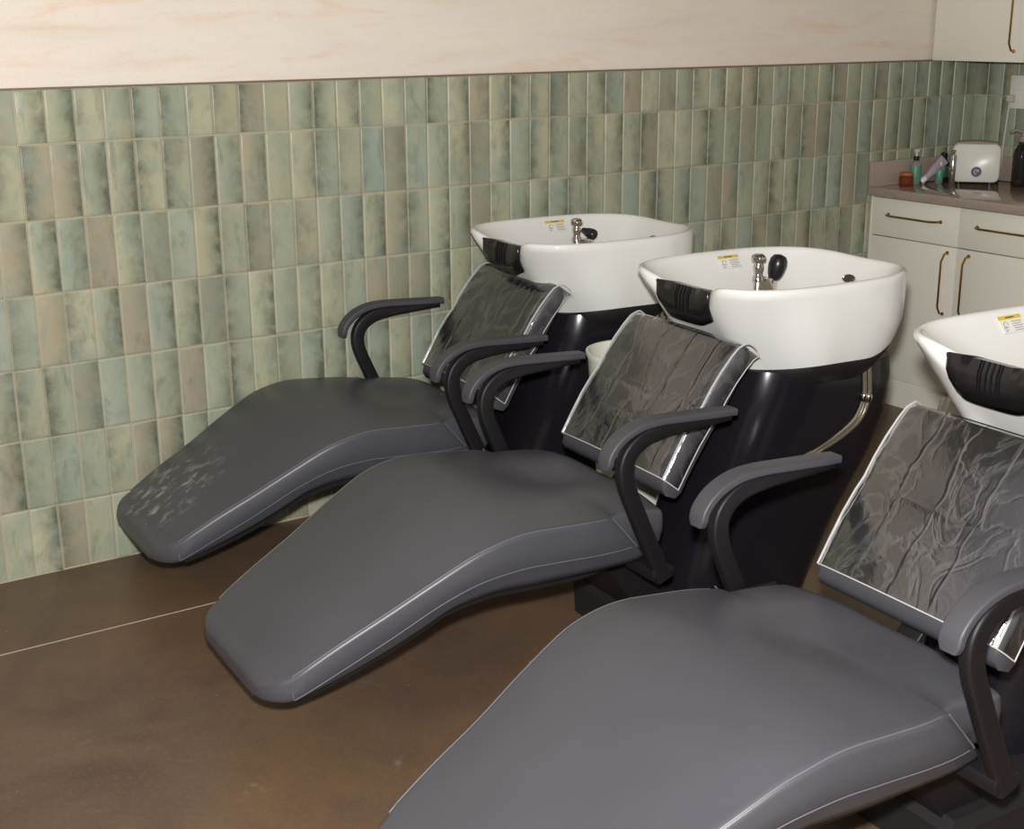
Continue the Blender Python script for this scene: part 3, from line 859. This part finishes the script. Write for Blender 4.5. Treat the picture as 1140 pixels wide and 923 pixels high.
for i in range(10):
    a0, a1 = PI*1.5*i/10, PI*1.5*(i+1)/10
    kb.tube([(.004+.009*math.cos(a), -dp-.0105, .052+.009*math.sin(a)) for a in (a0, a1)], .0012, 5)
kb.tube([(.004, -dp-.0105, .052), (.004+.008, -dp-.0105, .06)], .0014, 5)
kb.build('dial_mark', M['whiteplastic'], ap)
mb = MB(); rr = []
for x, k in ((-w*.86, .7), (-w*.6, 1), (0, 1.0), (w*.6, 1), (w*.86, .7)):
    z = .008+hh+.008*(1-(x/w)**2)-.002
    rr.append([(x, -dp*.9*k, z-.006), (x, dp*.9*k, z-.006), (x, dp*.8*k, z+.007), (x, -dp*.8*k, z+.007)])
mb.loft(rr).build('top_lid', M['lid'], ap, True, 30)
for sx in (-.06, .06):
    for sy in (-.03, .03): MB().lathe([(.010, 0), (.010, .012)], 12, tl(sx, sy, 0)).build('rubber_foot', M['blackplastic'], ap)
tag(ap, 'small white countertop appliance with rounded corners and a round navy dial', 'appliance')
# glass bottle at the photo's edge
gb = empty('glass_dispenser', (3.815, -.356, ZT))
MB().lathe([(.028, 0), (.033, .005), (.033, .12), (.028, .145), (.016, .165), (.015, .18)], 28).build('bottle_body', M['smoke'], gb)
mb = MB().lathe([(.018, .176), (.019, .178), (.019, .196), (.008, .199), (.006, .214)], 18)
mb.tube([(0, 0, .212), (-.02, .02, .222), (-.04, .035, .212)], .007, 10)
mb.build('pump_head', M['lid'], gb)
tag(gb, 'smoky glass dispenser right of the white appliance, cut by the photo edge', 'dispenser')
# outlet and cord
ol = empty('wall_outlet', (XW-.0145, -.225, 1.247)); 
MB().box(-.007, 0, -.036, .036, -.066, .066, .002).build('cover_plate', M['whiteplastic'], ol, True, 30)
mb = MB()
for z in (-.022, .022): mb.box(-.009, -.006, -.017, .017, z-.014, z+.014, .001)
mb.build('socket', M['whiteplastic'], ol, False)
tag(ol, 'white electrical outlet plate on the tiled wall above the counter', 'outlet')
pc = empty('power_cord', (XW-.05, -.21, ZT))
pts = [(.024, .004, .34), (.018, .006, .335), (.018, .012, .28), (.017, .016, .20), (.016, .02, .12), (.012, .022, .05), (.011, .022, .012), (.011, .03, .0045), (.011, .05, .0045)]
MB().tube(spline(pts, 5), .0042, 8).build('cable', M['cord'], pc)
MB().box(.0, .026, -.012, .016, .322, .350, .004).build('plug', M['cord'], pc, True, 30)
tag(pc, 'pale power cord hanging from the outlet down behind the appliance', 'cord')
# short white strand at the foot of the tiles
ws = MB().tube(spline([(-.315, -.017, .085), (-.312, -.019, .04), (-.307, -.022, .008), (-.297, -.05, .003)], 5), .0018, 6).build('loose_cord', M['cord'])
tag(ws, 'short white cord end lying at the foot of the tiled wall, far left', 'cord')

# ---------------------------------------------------------------- camera
yaw, pitch, roll = .58220, .28600, .0063
fw = Vector((math.sin(yaw)*math.cos(pitch), math.cos(yaw)*math.cos(pitch), -math.sin(pitch)))
rt = fw.cross(Vector((0, 0, 1))).normalized(); dn = fw.cross(rt)
r2 = rt*math.cos(roll)+dn*math.sin(roll); d2 = -rt*math.sin(roll)+dn*math.cos(roll)
cam = bpy.data.cameras.new('camera'); co = bpy.data.objects.new('camera', cam); C.objects.link(co)
CP = Vector((-.90925, -3.79251, 1.54326))
co.matrix_world = Matrix(((r2.x, -d2.x, -fw.x, CP.x), (r2.y, -d2.y, -fw.y, CP.y), (r2.z, -d2.z, -fw.z, CP.z), (0, 0, 0, 1)))
cam.sensor_fit = 'HORIZONTAL'; cam.sensor_width = 36; cam.lens = 1494.59/1140*36
cam.clip_start = .05
bpy.context.scene.camera = co

# ---------------------------------------------------------------- light: the camera's flash and a dim soft fill added under the ceiling
fl = bpy.data.lights.new('camera_flash', 'POINT'); fl.energy = 500; fl.shadow_soft_size = .035; fl.color = (1, .985, .975)
fo = bpy.data.objects.new('camera_flash', fl); C.objects.link(fo); fo.location = CP - d2*.13 - rt*.01 + fw*.02
al = bpy.data.lights.new('ceiling_fill', 'AREA'); al.energy = 2; al.size = 1.2; al.color = (1, .97, .93)  # added out of view for soft fill, stands for no known fixture
ao = bpy.data.objects.new('ceiling_fill', al); C.objects.link(ao); ao.location = (.6, -2.2, ZC-.02)
w = bpy.data.worlds.new('room_ambient'); bpy.context.scene.world = w; w.use_nodes = True
w.node_tree.nodes['Background'].inputs[0].default_value = (.5, .49, .5, 1); w.node_tree.nodes['Background'].inputs[1].default_value = .018

sc = bpy.context.scene
sc.view_settings.view_transform = 'Standard'; sc.view_settings.look = 'None'
sc.view_settings.gamma = 1; sc.view_settings.use_curve_mapping = False
sc.view_settings.exposure = 0
